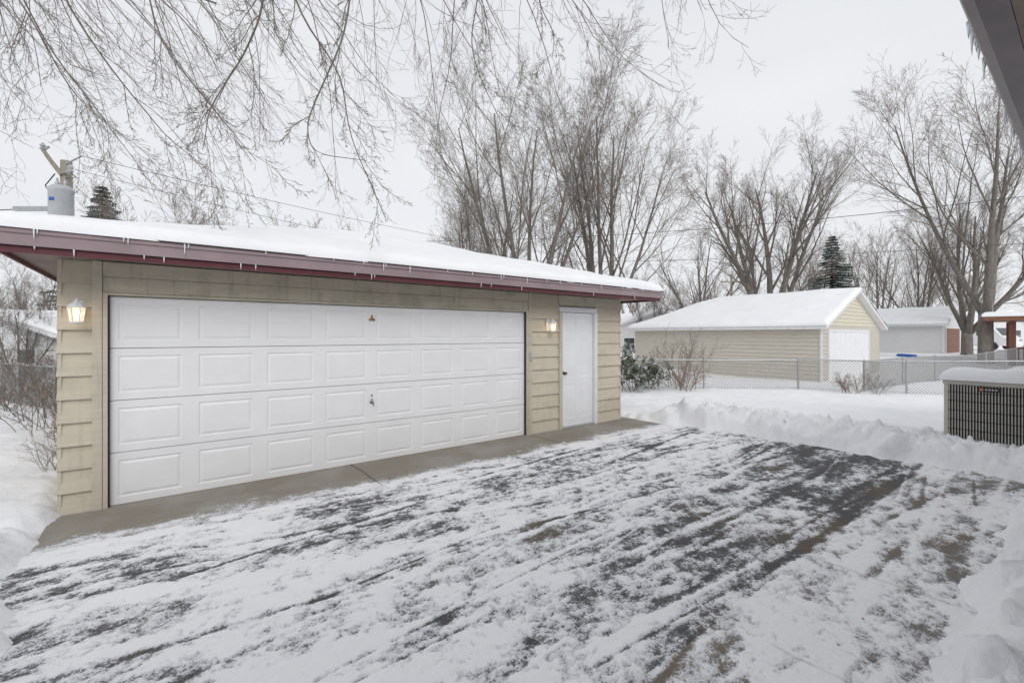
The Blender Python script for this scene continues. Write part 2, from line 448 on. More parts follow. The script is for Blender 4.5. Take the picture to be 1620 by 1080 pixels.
om.lathe([(.006,-.014), (.020,-.006), (.016,.008), (.004,.016)], .026, -.012, 8, BROWNP)
part(om, 'ornament', gdo, label='small orange and brown decoration', loc=(2.695, FV-.005, 1.93))

sd = MB(); a0, a1 = 6.235, 7.065; z0, z1 = .03, 2.14; SV = .01
sd.box(a0, a1, SV+.006, SV+.045, z0, z1, DOORW)
cols = [(a0+.11, a0+.375), (a1-.375, a1-.11)]
us = [a0, cols[0][0], cols[0][1], cols[1][0], cols[1][1], a1]; zs = [z0, .18, .80, .93, 1.62, 1.74, 2.02, z1]
for p in range(5):
    for q in range(7):
        ra = [(us[p], SV, zs[q]), (us[p+1], SV, zs[q]), (us[p+1], SV, zs[q+1]), (us[p], SV, zs[q+1])]
        if p in (1, 3) and q in (1, 3, 5):
            R = [ra]
            for ins, dep in ((.012, .018), (.028, .018), (.055, .003)):
                R.append([(us[p]+ins, SV+dep, zs[q]+ins), (us[p+1]-ins, SV+dep, zs[q]+ins), (us[p+1]-ins, SV+dep, zs[q+1]-ins), (us[p]+ins, SV+dep, zs[q+1]-ins)])
            for k in range(3):
                for s_ in range(4): sd.face([R[k][s_], R[k][(s_+1) % 4], R[k+1][(s_+1) % 4], R[k+1][s_]], DOORW)
            sd.face(R[3], DOORW)
        else: sd.face(ra, DOORW)
sdo = part(sd, 'door', garage, label='white six-panel service door')
fr = MB()
fr.box(6.158, 6.232, -.03, .06, .0, 2.145, TRIMT); fr.box(7.068, 7.147, -.055, .06, .0, 2.145, WHITET)
fr.box(6.158, 7.147, -.04, .06, 2.147, 2.235, WHITET); fr.box(6.232, 7.068, -.05, .06, -.0, .026, METAL)
part(fr, 'frame', sdo, bevel=.004)
kb = MB(); kb.lathe([(.03,0), (.03,.006), (.011,.01), (.011,.035), (.026,.045), (.029,.06), (.02,.075), (.0,.078)], 0, 0, 14, BRASS)
ko = part(kb, 'handle', sdo, True); ko.matrix_local = Matrix.Translation((a0+.06, SV, 1.02)) @ Matrix.Rotation(math.radians(90), 4, 'X')
kp = MB(); kp.box(5.445, 5.487, -.055, -.031, 1.28, 1.42, TRAFO)
part(kp, 'keypad', garage, bevel=.004)

mg, ntg, bg, og = new_mat('lantern_glass')
bg.inputs['Base Color'].default_value = (1, .93, .82, 1)
tr = ntg.nodes.new('ShaderNodeBsdfTransparent'); mx_ = ntg.nodes.new('ShaderNodeMixShader')
fc = ramp(ntg, noise(ntg, coord(ntg), 30, 2), .3, .7, (.2,.2,.2,1), (.35,.35,.35,1))
bg.inputs['Roughness'].default_value = .08; bg.inputs['Emission Color'].default_value = (1, .78, .5, 1); bg.inputs['Emission Strength'].default_value = .3
ntg.links.new(fc, mx_.inputs[0]); ntg.links.new(tr.outputs[0], mx_.inputs[1]); ntg.links.new(bg.outputs[0], mx_.inputs[2]); ntg.links.new(mx_.outputs[0], og.inputs[0])
LGLASS = mg
mb_, ntb, bb, ob = new_mat('lit_bulb'); bb.inputs['Emission Color'].default_value = (1, .68, .34, 1); bb.inputs['Emission Strength'].default_value = 8; bb.inputs['Base Color'].default_value = (1,.8,.5,1)
BULB = mb_
def lantern(u, z, s):
    m = MB()
    m.lathe([(.0,-.10), (.035,-.09), (.045,0), (.035,.09), (.0,.10)], 0, 0, 12, WHITET)
    m.V = [(x, y*.25, zz) for x, y, zz in m.V]
    m.tube([(0,-.005,.03), (0,-.05,.085), (0,-.095,.10), (0,-.115,.075)], [.009]*4, 8, WHITET)
    m.lathe([(.062,.02), (.066,.028), (.045,.055), (.02,.072), (.008,.078), (.012,.09), (.003,.10)], 0, -.115, 8, WHITET)
    for k in range(6):
        t = math.pi/3*k; ct, st = math.cos(t), math.sin(t)
        m.tube([(.058*ct, -.115+.058*st, .02), (.042*ct, -.115+.042*st, -.105)], [.005, .005], 5, WHITET)
    m.lathe([(.0,-.125), (.03,-.12), (.048,-.108), (.048,-.10), (.0,-.10)], 0, -.115, 8, WHITET)
    lo = part(m, 'wall_lamp', garage, label='white lantern wall lamp, lit', loc=(u, -.012, z)); lo.scale = (s,)*3
    g = MB()
    for k in range(6):
        t = math.pi/3*k; t2 = t+math.pi/3
        g.face([(.04*math.cos(t), -.115+.04*math.sin(t), -.1), (.04*math.cos(t2), -.115+.04*math.sin(t2), -.1), (.055*math.cos(t2), -.115+.055*math.sin(t2), .019), (.055*math.cos(t), -.115+.055*math.sin(t), .019)], LGLASS)
    part(g, 'glass', lo)
    bl = MB(); bl.lathe([(.0,-.085), (.009,-.08), (.011,-.05), (.018,-.02), (.014,.0), (.0,.01)], 0, -.115, 12, BULB)
    part(bl, 'bulb', lo, True)
    L = bpy.data.lights.new('lamp_light', 'POINT'); L.energy = .6; L.color = (1, .64, .32); L.shadow_soft_size = .02
    l = link(bpy.data.objects.new('lamp_light', L)); l.location = g2w(u, -.012-.115*s, z-.015)
lantern(-.213, 1.955, 1.08); lantern(5.89, 1.90, 1.08)

EX0, EX1, EY0, EY1 = -.69, 8.48, -.6, 7.6
ZE, ZR = 2.60, 3.80; run = (EY1-EY0)/2; sl = (ZR-ZE)/run
ym = (EY0+EY1)/2
r = MB()
c_ = [(EX0+.02,EY0+.02), (EX1-.02,EY0+.02), (EX1-.02,EY1-.02), (EX0+.02,EY1-.02)]
zt_ = ZE+.004
R1 = (EX0+run, ym, ZR); R2 = (EX1-run, ym, ZR)
T4 = [(x, y, zt_) for x, y in c_]; B4 = [(x, y, 2.457) for x, y in c_]
r.face([T4[0], T4[1], R2, R1], SHING); r.face([T4[1], T4[2], R2], SHING); r.face([T4[2], T4[3], R1, R2], SHING); r.face([T4[3], T4[0], R1], SHING)
r.face(B4[::-1], SOFFIT)
roof = part(r, 'roof', garage)
f = MB()
for (x0,x1,y0,y1) in ((EX0,EX1,EY0,EY0+.018), (EX0,EX1,EY1-.018,EY1), (EX0,EX0+.018,EY0+.018,EY1-.018), (EX1-.018,EX1,EY0+.018,EY1-.018)):
    f.box(x0,x1,y0,y1,2.462,2.598,MAUVE)
for q in range(3):
    xa = EX0-.012 + q*3.05; f.box(xa, min(xa+3.07, EX1+.012), EY0-.012-.002*(q % 2), EY0, 2.562, 2.599, MAUVE)
part(f, 'fascia', roof, label='mauve metal fascia', bevel=.003)
f = MB()
f.box(EX0+.02,EX1-.02,EY0+.03,EY0+.05,2.405,2.456,MAROON); f.box(EX0+.02,EX0+.04,EY0+.05,EY1-.05,2.415,2.456,MAROON); f.box(EX1-.04,EX1-.02,EY0+.05,EY1-.05,2.415,2.456,MAROON)
part(f, 'fascia_lip', roof, label='maroon strip under the fascia')
f = MB(); f.box(EX0-.022, EX1+.022, EY0-.022, EY1+.022, 2.600, 2.614, SHING)
part(f, 'drip_edge', roof)
def roof_fn(x, y):
    a = np.minimum.reduce([x-EX0, EX1-x, y-EY0, EY1-y])
    k = .25; s_ = np.array([x-EX0, EX1-x, y-EY0, EY1-y])
    sm = -k*np.log(np.exp(-s_/k).sum(0)); sm = np.maximum(sm, 0)
    m_ = a*(1-ss(.3, 1.2, a)) + sm*ss(.3, 1.2, a)
    return 2.612 + sl*m_
sn = snow_field(EX0-.02, EX1+.02, EY0-.02, EY1+.02, roof_fn, .125, .12, 3, 130, .02)
part(sn, 'snow_cover', roof, True)
ic = MB(); ic.tube([(0,0,0), (.001,0,-.3), (.0,.001,-.7), (0,0,-1)], [.011, .008, .004, .0008], 6, ICE)
icm = ic.mesh('icicle', True)
spots = [(-.42,.10), (-.40,.05), (.15,.05), (.18,.07), (.6,.13), (.63,.05), (1.3,.04), (2.0,.04), (2.35,.05), (2.6,.11), (2.63,.06), (2.95,.12), (3.5,.04), (3.9,.05), (4.4,.10), (4.45,.06), (4.9,.12), (5.3,.05), (5.6,.07), (6.1,.06), (6.6,.10), (7.2,.05), (7.8,.08), (8.1,.04)]
for u, L in spots:
    o = part(icm, 'icicle', roof, loc=(u, EY0-.024, 2.603)); o.scale = (.7, .7, L*1.0)
for k in range(14):
    o = part(icm, 'icicle', roof, loc=(rg.uniform(-.5, 8.2), EY0+.005, 2.464)); o.scale = (.7, .7, rg.uniform(.03, .08))

# ------------------------------------------------------------------ near house (only eave seen)
house = thing('house', 'house with deep eave, dark gutter and icicles', 'house', GM)
hw = MB(); laps(hw, 'x', -6.85, 1, -6, 12, .0, 2.9, .2, VINYLW); hw.box(-6, 12, -12, -6.86, -.1, 2.9, VINYLW)
part(hw, 'wall', house)
hr = MB()
hr.box(-7, 12.5, -12.5, -5.85, 2.93, 3.0, SOFFIT)
hr.hexa([(-7,-12.5,3.002), (12.5,-12.5,3.002), (12.5,-5.85,3.002), (-7,-5.85,3.002)], [(-7,-12.5,4.6), (12.5,-12.5,4.6), (12.5,-12.0,4.6), (-7,-12.0,4.6)], SHING)
hro = part(hr, 'roof', house)
gt = MB()
prof = [(-5.848,3.05), (-5.848,2.93), (-5.77,2.925), (-5.735,2.95), (-5.720,2.99), (-5.722,3.035), (-5.705,3.05), (-5.715,3.055)]
for k in range(len(prof)-1):
    (v0, za), (v1, zb) = prof[k], prof[k+1]
    gt.face([(-7,v0,za), (12.5,v0,za), (12.5,v1,zb), (-7,v1,zb)], GUTTER)
part(gt, 'gutter', hro, label='dark grey metal gutter')
gs = MB(); pts = [(u_, -5.765, 3.045) for u_ in np.linspace(-6.9, 12.4, 60)]
gs.tube(pts, [.05+.010*math.sin(k*1.7) for k in range(60)], 8, SNOWS); part(gs, 'snow_cover', hro, True)
for k in range(26):
    o = part(icm, 'icicle', hro, loc=(rg.uniform(3.0, 6.5), -5.708, 3.04)); o.scale = (.8, .8, rg.uniform(.03, .12))

# ------------------------------------------------------------------ air conditioner
ac = thing('air_conditioner', 'beige outdoor air conditioner with black grille, capped with snow', 'air conditioner', GM @ TR(9.84, -5.5, .10))
b = MB(); S = .92; H = .95
b.box(.03, S-.03, .03, S-.03, .08, H-.08, DARK)
for x in (0, S-.05):
    for y in (0, S-.05): b.box(x, x+.05, y, y+.05, .0, H-.05, ACBEIGE)
b.box(.0, S, .0, S, -.02, .085, ACBEIGE); b.box(-.012, S+.012, -.012, S+.012, H-.065, H, ACBEIGE)
aco = part(b, 'casing', ac, bevel=.008)
b = MB(); nb = 26
for k in range(nb):
    y = .06 + (S-.12)*k/(nb-1)
    b.box(.008, .022, y-.006, y+.006, .085, H-.066, ACBEIGE); b.box(S-.022, S-.008, y-.006, y+.006, .085, H-.066, ACBEIGE)
    b.box(y-.006, y+.006, .008, .022, .085, H-.066, ACBEIGE); b.box(y-.006, y+.006, S-.022, S-.008, .085, H-.066, ACBEIGE)
for z in (.22, .36, .50, .64, .77):
    b.box(.004, .026, .05, S-.05, z-.005, z+.005, DARK); b.box(.05, S-.05, .004, .026, z-.005, z+.005, DARK)
part(b, 'grille', ac)
em = MB(); em.box(-.0, .007, .32, .56, .80, .865, DARK)
em.tube([(.007,.52,.832), (-.004,.52,.832)], [.022,.022], 16, ORANGE)
for k in range(4): em.box(-.003, .0, .36+.033*k, .382+.033*k, .822, .842, ACBEIGE)
part(em, 'emblem', ac, label='dark badge with an orange roundel')
sf = snow_field(-.04, S+.04, -.04, S+.04, lambda X, Y: 0*X+H+.002, .15, .16, 8, 24, .04); part(sf, 'snow_cover', ac, True)
pd = MB(); pd.box(-.1, S+.1, -.1, S+.1, -.12, -.022, METAL); part(pd, 'pad', ac)

# ------------------------------------------------------------------ buildings
def building(name, label, cat, P, rot, W, L, z0, ze, zr, hip, ov, wallm, gablem, expo, doorspec=None, T=.13, windows=(), group=None, fasc=WHITET):
    t = thing(name, label, cat, TR(P[0], P[1], 0, rot), group)
    m = MB()
    m.box(.03, W-.03, .03, L-.03, z0, ze-.02, wallm)
    laps(m, 'y', .03, -1, 0, L, z0, ze, expo, wallm); laps(m, 'y', W-.03, 1, 0, L, z0, ze, expo, wallm)
    laps(m, 'x', .03, -1, 0, W, z0, ze, expo, wallm); laps(m, 'x', L-.03, 1, 0, W, z0, ze, expo, wallm)
    slope = (zr-ze)/(W/2+ov)
    wf = lambda z: (max(0, (z-ze+.1)/slope-ov), min(W, W-((z-ze+.1)/slope-ov)))
    laps(m, 'x', .03, -1, 0, W, ze, zr-.16, expo, gablem, wf=wf)
    m.hexa([(0,.03,ze), (W,.03,ze), (W/2,.03,zr-.13)], [(0,.1,ze), (W,.1,ze), (W/2,.1,zr-.13)], gablem)
    if not hip: m.hexa([(0,L-.1,ze), (W,L-.1,ze), (W/2,L-.1,zr-.13)], [(0,L,ze), (W,L,ze), (W/2,L,zr-.13)], gablem)
    m.box(-.02, .05, -.02, .05, z0, ze, WHITET)
    part(m, 'wall', t)
    hr_ = hip if hip else 0
    top = [(-ov,-ov,ze), (W+ov,-ov,ze), (W+ov,L+ov,ze), (-ov,L+ov,ze), (W/2,-ov,zr), (W/2,L+ov-hr_,zr)]
    k = .15; bot = [(x, y, z-k) for x, y, z in top]
    rm = MB(); rm.V += top+bot
    for f_ in [(0,4,5,3), (4,1,2,5), (2,3,5)]: rm.F.append(f_); rm.I.append(rm.mi(SHING))
    for f_ in [(0,6,10,4), (4,10,7,1), (1,7,8,2), (2,8,9,3), (3,9,6,0)]: rm.F.append(f_); rm.I.append(rm.mi(fasc))
    for f_ in [(6,9,11,10), (10,11,8,7)]: rm.F.append(f_); rm.I.append(rm.mi(fasc))
    ro = part(rm, 'roof', t)
    def fn(X, Y):
        a = np.minimum(X+ov, W+ov-X)*slope
        if hip: a = np.minimum(a, (L+ov-Y)*(zr-ze)/hip)
        return ze + a - .03*np.exp(-((X-W/2)/.25)**2)
    part(snow_field(-ov-.03, W+ov+.03, -ov-.03, L+ov+.03, fn, T, .16, len(name)+W, 46, .02), 'snow_cover', ro, True)
    if doorspec:
        x0, x1, h_, mat_, tm = doorspec
        d = MB()
        d.box(x0, x1, -.035, .02, z0, z0+h_, mat_)
        for q in range(4):
            for p in range(int((x1-x0)/.6)):
                xa = x0+.06+p*(x1-x0-.08)/int((x1-x0)/.6)
                d.box(xa, xa+.45, -.045, -.034, z0+.08+q*h_/4, z0+(q+1)*h_/4-.08, mat_)
        dd = part(d, 'garage_door', t)
        d = MB(); d.box(x0-.1, x0, -.06, .02, z0, z0+h_+.1, tm); d.box(x1, x1+.1, -.06, .02, z0, z0+h_+.1, tm); d.box(x0, x1, -.06, .02, z0+h_, z0+h_+.1, tm)
        part(d, 'frame', dd)
    for side, a_, zc, ww, hh in windows:
        d = MB(); fr_ = MB()
        bxs = ((a_-.08, a_, zc-.08, zc+hh+.08), (a_+ww, a_+ww+.08, zc-.08, zc+hh+.08), (a_, a_+ww, zc+hh, zc+hh+.08), (a_, a_+ww, zc-.08, zc), (a_, a_+ww, zc+hh/2-.02, zc+hh/2+.02))
        if side == 'x':
            d.box(a_, a_+ww, -.04, .02, zc, zc+hh, GLASSD)
            for bx in bxs: fr_.box(bx[0], bx[1], -.06, .02, bx[2], bx[3], WHITET)
        else:
            d.box(-.04, .02, a_, a_+ww, zc, zc+hh, GLASSD)
            for bx in bxs: fr_.box(-.06, .02, bx[0], bx[1], bx[2], bx[3], WHITET)
        wo = part(d, 'window', t); part(fr_, 'frame', wo)
    return t
building('neighbour_garage', 'tan vinyl garage with cream gable and snowy roof', 'garage', (11.9, 17.5), ROT, 7.5, 8.7, -.3, 2.10, 3.72, 2.9, .25, VINYL, VINYLY, .16,
         (.7, 5.6, 2.15, WHITE, WHITET))
building('white_garage', 'white garage with snowy roof and brown door', 'garage', (.947*31, 31), ROT, 6.4, 11.5, .1, 2.50, 3.75, 0, .3, VINYLW, VINYLW, .16,
         (.8, 5.6, 2.1, BROWNP, WHITET))
building('distant_house', 'small white house with snowy roof beyond the trees', 'house', (15.5, 62), .2, 9, 8, -.2, 3.0, 5.2, 0, .4, VINYLW, VINYLW, .2, None, .15, (('x', 1.5, 1, 1.2, 1.3), ('x', 5.5, 1, 1.2, 1.3)), 'houses beyond the yards')
building('distant_house', 'small white house with snowy roof beyond the trees', 'house', (55, 53), .3, 9, 8, -.2, 2.7, 4.6, 0, .4, VINYLW, VINYLW, .2, None, .15, (('x', 1.5, 1, 1.2, 1.3), ('x', 5.5, 1, 1.2, 1.3), ('y', 3, 1, 1.2, 1.2)), 'houses beyond the yards')
building('distant_house', 'small grey house with snowy roof beyond the trees', 'house', (46, 66), .5, 8, 9, -.2, 2.8, 4.8, 0, .4, VINYL, VINYLY, .2, None, .15, (('x', 1.5, 1, 1.2, 1.3), ('y', 3, 1, 1.2, 1.2)), 'houses beyond the yards')
building('alley_garage', 'pale garage wall and snowy roof seen past the fence', 'garage', (-17.6, 14.2), -.30, 5.5, 6, -.5, 1.75, 2.4, 0, .3, VINYLW, VINYLW, .15, None, .13, (('x', 1.2, .5, .7, .8), ('x', 3.6, .5, .7, .8)))
building('distant_house', 'white house wall seen past shrubs with one window', 'house', (7.1, 34), .1, 8, 8, -.2, 2.2, 3.6, 0, .3, VINYLW, VINYLW, .15, None, .13, (('x', 1.3, .6, .8, .9),), 'houses beyond the yards')

# garden shelter (far right)
sh = thing('garden_shelter', 'open red-brown timber shelter with snow-covered flat roof', 'shelter', TR(25.1, 24.0, .25, -.80))
for x in (.75, 3.2, 5.6):
    for y in (.3, 3.5):
        m = MB(); m.box(x, x+.26, y, y+.26, -.3, 2.2, REDWOOD); part(m, 'post', sh, bevel=.01)
m = MB(); m.box(1.02, 5.6, .40, .46, .75, .85, REDWOOD)
for k in range(22): m.box(1.08+k*.2, 1.12+k*.2, .41, .45, .05, .75, REDWOOD)
part(m, 'railing', sh)
m = MB(); m.box(-.2, 6.3, -.2, 4.2, 2.22, 2.44, BROWNP); rr = part(m, 'roof', sh)
part(snow_field(-.25, 6.35, -.25, 4.25, lambda X, Y: 0*X+2.442, .22, .2, 4, 20), 'snow_cover', rr, True)

bn = thing('recycling_bin', 'blue-lidded bin sunk in deep snow', 'bin', TR(24.3, 28, .45-1.1, .5, 1.15))
m = MB(); m.hexa([(-.22,-.24,.06), (.22,-.24,.06), (.22,.24,.06), (-.22,.24,.06)], [(-.29,-.33,.95), (.29,-.33,.95), (.29,.33,.95), (-.29,.33,.95)], BLUE)
part(m, 'body', bn, bevel=.02)
m = MB(); m.hexa([(-.31,-.36,.952), (.31,-.36,.952), (.31,.36,.952), (-.31,.36,.952)], [(-.26,-.3,1.03), (.26,-.3,1.03), (.26,.36,1.06), (-.26,.36,1.06)], BLUE)
part(m, 'lid', bn, bevel=.02)
for x in (-.23, .23):
    m = MB(); m.tube([(x-.03,.26,.1), (x+.03,.26,.1)], [.1,.1], 14, DARK); part(m, 'wheel', bn)

vn_ = thing('parked_van', 'white van parked beyond the yards', 'van', TR(41.0, 40, tz(41.5,40), .25))
prof = [(-2.4,.35), (-2.45,1.0), (-2.1,1.15), (-1.5,1.9), (2.3,1.95), (2.45,1.0), (2.4,.35)]
m = MB(); m.hexa([(-.95, y, z) for y, z in prof], [(.95, y, z) for y, z in prof], WHITE)
part(m, 'body', vn_, bevel=.06)
m = MB(); m.face([(-.8,-2.07,1.22), (.8,-2.07,1.22), (.72,-1.56,1.85), (-.72,-1.56,1.85)], GLASSD)
for s_ in (-.957, .957): m.face([(s_,-1.5,1.2), (s_,-.4,1.2), (s_,-.4,1.75), (s_,-1.3,1.75)], GLASSD)
part(m, 'window', vn_)
for x in (-.9, .9):
    for y in (-1.5, 1.5):
        m = MB(); m.tube([(x-.1,y,.34), (x+.1,y,.34)], [.34,.34], 18, DARK); part(m, 'wheel', vn_)
    m = MB(); m.box(x*.75-.15, x*.75+.15, -2.47, -2.40, .75, .92, METAL); part(m, 'headlight', vn_)

# ------------------------------------------------------------------ fences
def fence(p0, p1, hgt, label, spacing=2.4, sp=.085, wr=.0055):
    p0 = Vector(p0); p1 = Vector(p1); L = (p1-p0).length; ang = math.atan2(p1.y-p0.y, p1.x-p0.x)
    t = thing('chain_link_fence', label, 'fence', TR(p0.x, p0.y, 0, ang))
    n = max(1, round(L/spacing))
    zb = [tz(*(p0+(p1-p0)*(k/n))) for k in range(n+1)]
    for k in range(n+1):
        m = MB(); x = L*k/n; r_ = .034 if k in (0, n) else .026
        m.tube([(x,0,zb[k]-.1), (x,0,zb[k]+hgt+.02)], [r_, r_], 8, METAL); m.lathe([(r_+.004,zb[k]+hgt+.02), (r_+.004,zb[k]+hgt+.04), (.005,zb[k]+hgt+.065)], x, 0, 8, METAL)
        part(m, 'post', t)
    m = MB(); m.tube([(L*k/n, 0, zb[k]+hgt) for k in range(n+1)], [.021]*(n+1), 8, METAL)
    part(m, 'top_rail', t)
    m = MB()
    def zat(x): return float(np.interp(x, [L*k/n for k in range(n+1)], zb))
    k = -hgt
    while k < L:
        for s_ in (1, -1):
            xa, xb = (k, k+hgt) if s_ == 1 else (k+hgt, k)
            pts = []
            for (x, z, x2, z2) in ((xa,0.,xb,hgt), (xb,hgt,xa,0.)):
                if x < 0: f_ = (0-x)/(x2-x); x, z = 0, z+(z2-z)*f_
                if x > L: f_ = (L-x)/(x2-x); x, z = L, z+(z2-z)*f_
                pts.append((x, z))
            if max(xa, xb) > 0 and min(xa, xb) < L:
                m.tube([(pts[0][0], .022, zat(pts[0][0])+pts[0][1]), (pts[1][0], .022, zat(pts[1][0])+pts[1][1])], [wr, wr], 3, FENCEW)
        k += sp
    part(m, 'wire_mesh', t)
    return t
fence((3.4, 15.7), (9.75, 15.5), .98, 'galvanized chain link fence in front of the tan garage', 3.2)
fence((9.75, 15.5), (20, 10.3), 1.0, 'galvanized chain link fence across the snowy yard', 2.9)
fence((11.6, 15.0), (27, 24.0), .98, 'chain link fence running away between the neighbouring yards', 3.0)
fence((-14.5, 12.6), (-6.2, 8.0), 1.0, 'chain link fence beside shrubs next to the garage', 2.6)

# ------------------------------------------------------------------ utility pole and wires
pz = tz(-11.85, 12)
up = thing('utility_pole', 'wooden utility pole with grey transformer and insulators', 'utility pole', TR(-11.75, 12, 0))
m = MB(); m.tube([(0,0,pz-.3), (0,0,3), (0,0,6.3)], [.16,.14,.12], 14, POLE); part(m, 'pole', up, True)
m = MB(); tx = .28
m.lathe([(.0,4.65), (.23,4.68), (.245,4.75), (.245,5.35), (.26,5.37), (.26,5.42), (.19,5.50), (.0,5.52)], tx, -.42, 24, TRAFO)
m.box(tx-.14, tx, -.2, -.1, 4.9, 5.3, METAL)
for dx_ in (-.1, .1): m.lathe([(.03,5.46), (.05,5.50), (.03,5.54), (.05,5.58), (.03,5.62), (.015,5.72)], tx+dx_, -.42, 10, METAL)
m.box(tx-.06, tx+.06, -.672, -.66, 5.08, 5.16, BLUE)
part(m, 'transformer', up, True)
m = MB(); m.tube([(0,-.12,5.9), (-.22,-.2,6.25), (-.36,-.25,6.5)], [.055,.05,.045], 8, POLE); m.lathe([(.03,6.48), (.08,6.52), (.04,6.56), (.07,6.60), (.02,6.68)], -.36, -.25, 10, METAL); m.tube([(-.36,-.25,6.5),(-.2,-.25,6.58)],[.03,.03],8,METAL)
part(m, 'insulator_arm', up)
m = MB(); m.tube([(0,-.1,5.95), (.40,-.3,5.95)], [.03,.03], 8, METAL); m.lathe([(.03,5.88), (.07,5.93), (.035,5.98), (.065,6.03), (.02,6.1)], .4, -.3, 10, TRAFO); m.tube([(.1,-.1,6.2),(.55,-.15,6.38)],[.022,.022],8,METAL)
part(m, 'insulator', up)
m = MB(); m.box(-1.2, .1, -.2, -.12, 4.95, 5.06, METAL); part(m, 'crossarm', up)
m = MB(); m.tube([(-.1,-.2,5.9),(-.35,-.2,5.6),(-.1,-.3,5.3)],[.014]*3,6,RUBBER); part(m, 'cable', up)
m = MB(); m.tube([(.4,-.3,5.9),(.6,-.35,5.75),(.4,-.42,5.7)],[.014]*3,6,RUBBER); part(m, 'cable', up)
def wire(a, b_, sag, r, label='thin black overhead utility wire'):
    a = Vector(a); b_ = Vector(b_); m = MB(); P = []
    for k in range(25):
        t_ = k/24; p = a.lerp(b_, t_); p.z -= sag*4*t_*(1-t_); P.append(tuple(p))
    m.tube(P, [r]*25, 5, RUBBER)
    o = link(bpy.data.objects.new('overhead_wire', m.mesh('overhead_wire', True))); o['label'] = label; o['category'] = 'wire'; o['group'] = 'overhead wires'
wire((-11.2, 11.85, 6.38), (7.0, 38, 8.2), .5, .007)
wire((-11.35, 11.7, 6.0), (2.0, 42, 8.2), .5, .006)
wire((-14, 34, 8.8), (27.5, 21, 8.6), .9, .016)
wire((-8, 36, 7.6), (27.5, 21, 6.2), .5, .012)
wire((-11.75, 12, 5.1), (-40, 9, 4.6), .5, .012)
wire((-9.5, 8.0, 2.75), (-28, 14, 4.0), .1, .011)
fp = thing('utility_pole', 'distant wooden utility pole with crossarm', 'utility pole', TR(21.7, 45, 0))
m = MB(); m.tube([(0,0,0), (0,0,7.7)], [.15,.11], 10, POLE); part(m, 'pole', fp)
m = MB(); m.box(-1.1, 1.1, -.2, -.1, 6.9, 7.03, POLE)
for x in (-1, -.5, .5, 1): m.lathe([(.03,7.03), (.05,7.1), (.02,7.2)], x, -.15, 6, TRAFO)
part(m, 'crossarm', fp)

# ------------------------------------------------------------------ trees
def rdir(rng):
    while True:
        v = Vector((rng.uniform(-1,1), rng.uniform(-1,1), rng.uniform(-1,1)))
        if .05 < v.length < 1: return v.normalized()
def offdir(d, ang, rng):
    ax = d.cross(rdir(rng))
    if ax.length < 1e-3: ax = Vector((1,0,0))
    return Quaternion(ax.normalized(), ang) @ d
def grow(out, p, d, L, r, lev, P, rng):
    n = P['seg'][lev]; p = Vector(p); d = Vector(d).normalized()
    pts = [p.copy()]; rad = [r]; dirs = [d.copy()]
    rend = max(P['rmin'], r*P['taper'][lev])
    for k in range(n):
        u_ = P['up'][lev]*(1 if not P.get('tipup') or k < n*.6 else -P['tipup'])
        d = (d + rdir(rng)*P['wob'][lev] + Vector((0,0,u_))).normalized()
        p = p + d*(L/n); pts.append(p.copy()); rad.append(r+(rend-r)*(k+1)/n); dirs.append(d.copy())
    out.append((pts, rad, lev))
    if lev < P['max']:
        nc = P['n'][lev]; nc = max(1, int(nc*rng.uniform(.8, 1.2)))
        for c in range(nc):
            t = P['t0'][lev] + (1-P['t0'][lev])*(c+rng.random())/nc
            f = t*n; k = min(int(f), n-1); fr_ = f-k
            q = pts[k].lerp(pts[k+1], fr_); rr = (rad[k]+(rad[k+1]-rad[k])*fr_)
            a = math.radians(rng.uniform(*P['ang'][lev]))
            cl = L*P['len'][lev]*rng.uniform(.7, 1.25)*(1.15-.55*t)
            grow(out, q, offdir(dirs[k], a, rng), cl, max(P['rmin'], rr*P['rr'][lev]), lev+1, P, rng)
def tree_parts(out, split, bark, twig):
    a = MB(); b = MB()
    for pts, rad, lev in out:
        k = 9 if lev == 0 else (6 if lev == 1 else (4 if lev == 2 else 3))
        if lev <= split: a.tube(pts, rad, k, bark)
        else: b.tube(pts, rad, k, twig, cap=False)
    return a.mesh('trunk', True), b.mesh('crown', False)
PT = dict(seg=[8,7,5,3,2], wob=[.06,.09,.13,.17,.2], up=[.035,.06,.05,.04,.02], taper=[.2,.2,.25,.35,.6], n=[9,9,7,5,0], t0=[.18,.2,.15,.1,0],
          ang=[(18,40),(20,42),(22,48),(25,50),(0,0)], len=[.52,.50,.5,.5,.5], rr=[.5,.5,.5,.55,.6], rmin=.0038, max=4)
def make_tree(seed, stems, H, r0, lean, P=PT, trunk=1.0):
    rng = random.Random(seed); out = []
    if trunk > 0: out.append(([Vector((0,0,-.3)), Vector((0,0,.15)), Vector((0,0,trunk))], [r0*1.5, r0*1.15, r0], 0))
    for s_ in range(stems):
        az = 2*math.pi*(s_+rng.uniform(-.2,.2))/stems; ln = math.radians(rng.uniform(*lean))
        if stems > 3 and s_ == 0: ln *= .3
        d = Vector((math.sin(ln)*math.cos(az), math.sin(ln)*math.sin(az), math.cos(ln)))
        grow(out, Vector((math.cos(az)*r0*.4, math.sin(az)*r0*.4, trunk*.8)), d, (H-trunk)*rng.uniform(.8, .98), r0*rng.uniform(.5, .7), 0, P, rng)
    return tree_parts(out, 1, BARK, TWIG)
def place_tree(meshes, x, y, s, rz, label, name='bare_tree', group=None, z=None):
    t = thing(name, label, 'tree', TR(x, y, tz(x, y) if z is None else z, rz, s), group)
    part(meshes[0], 'trunk', t); part(meshes[1], 'crown', t); return t
T1 = make_tree(11, 6, 12.6, .23, (8, 34)); T2 = make_tree(23, 5, 12.8, .23, (8, 32))
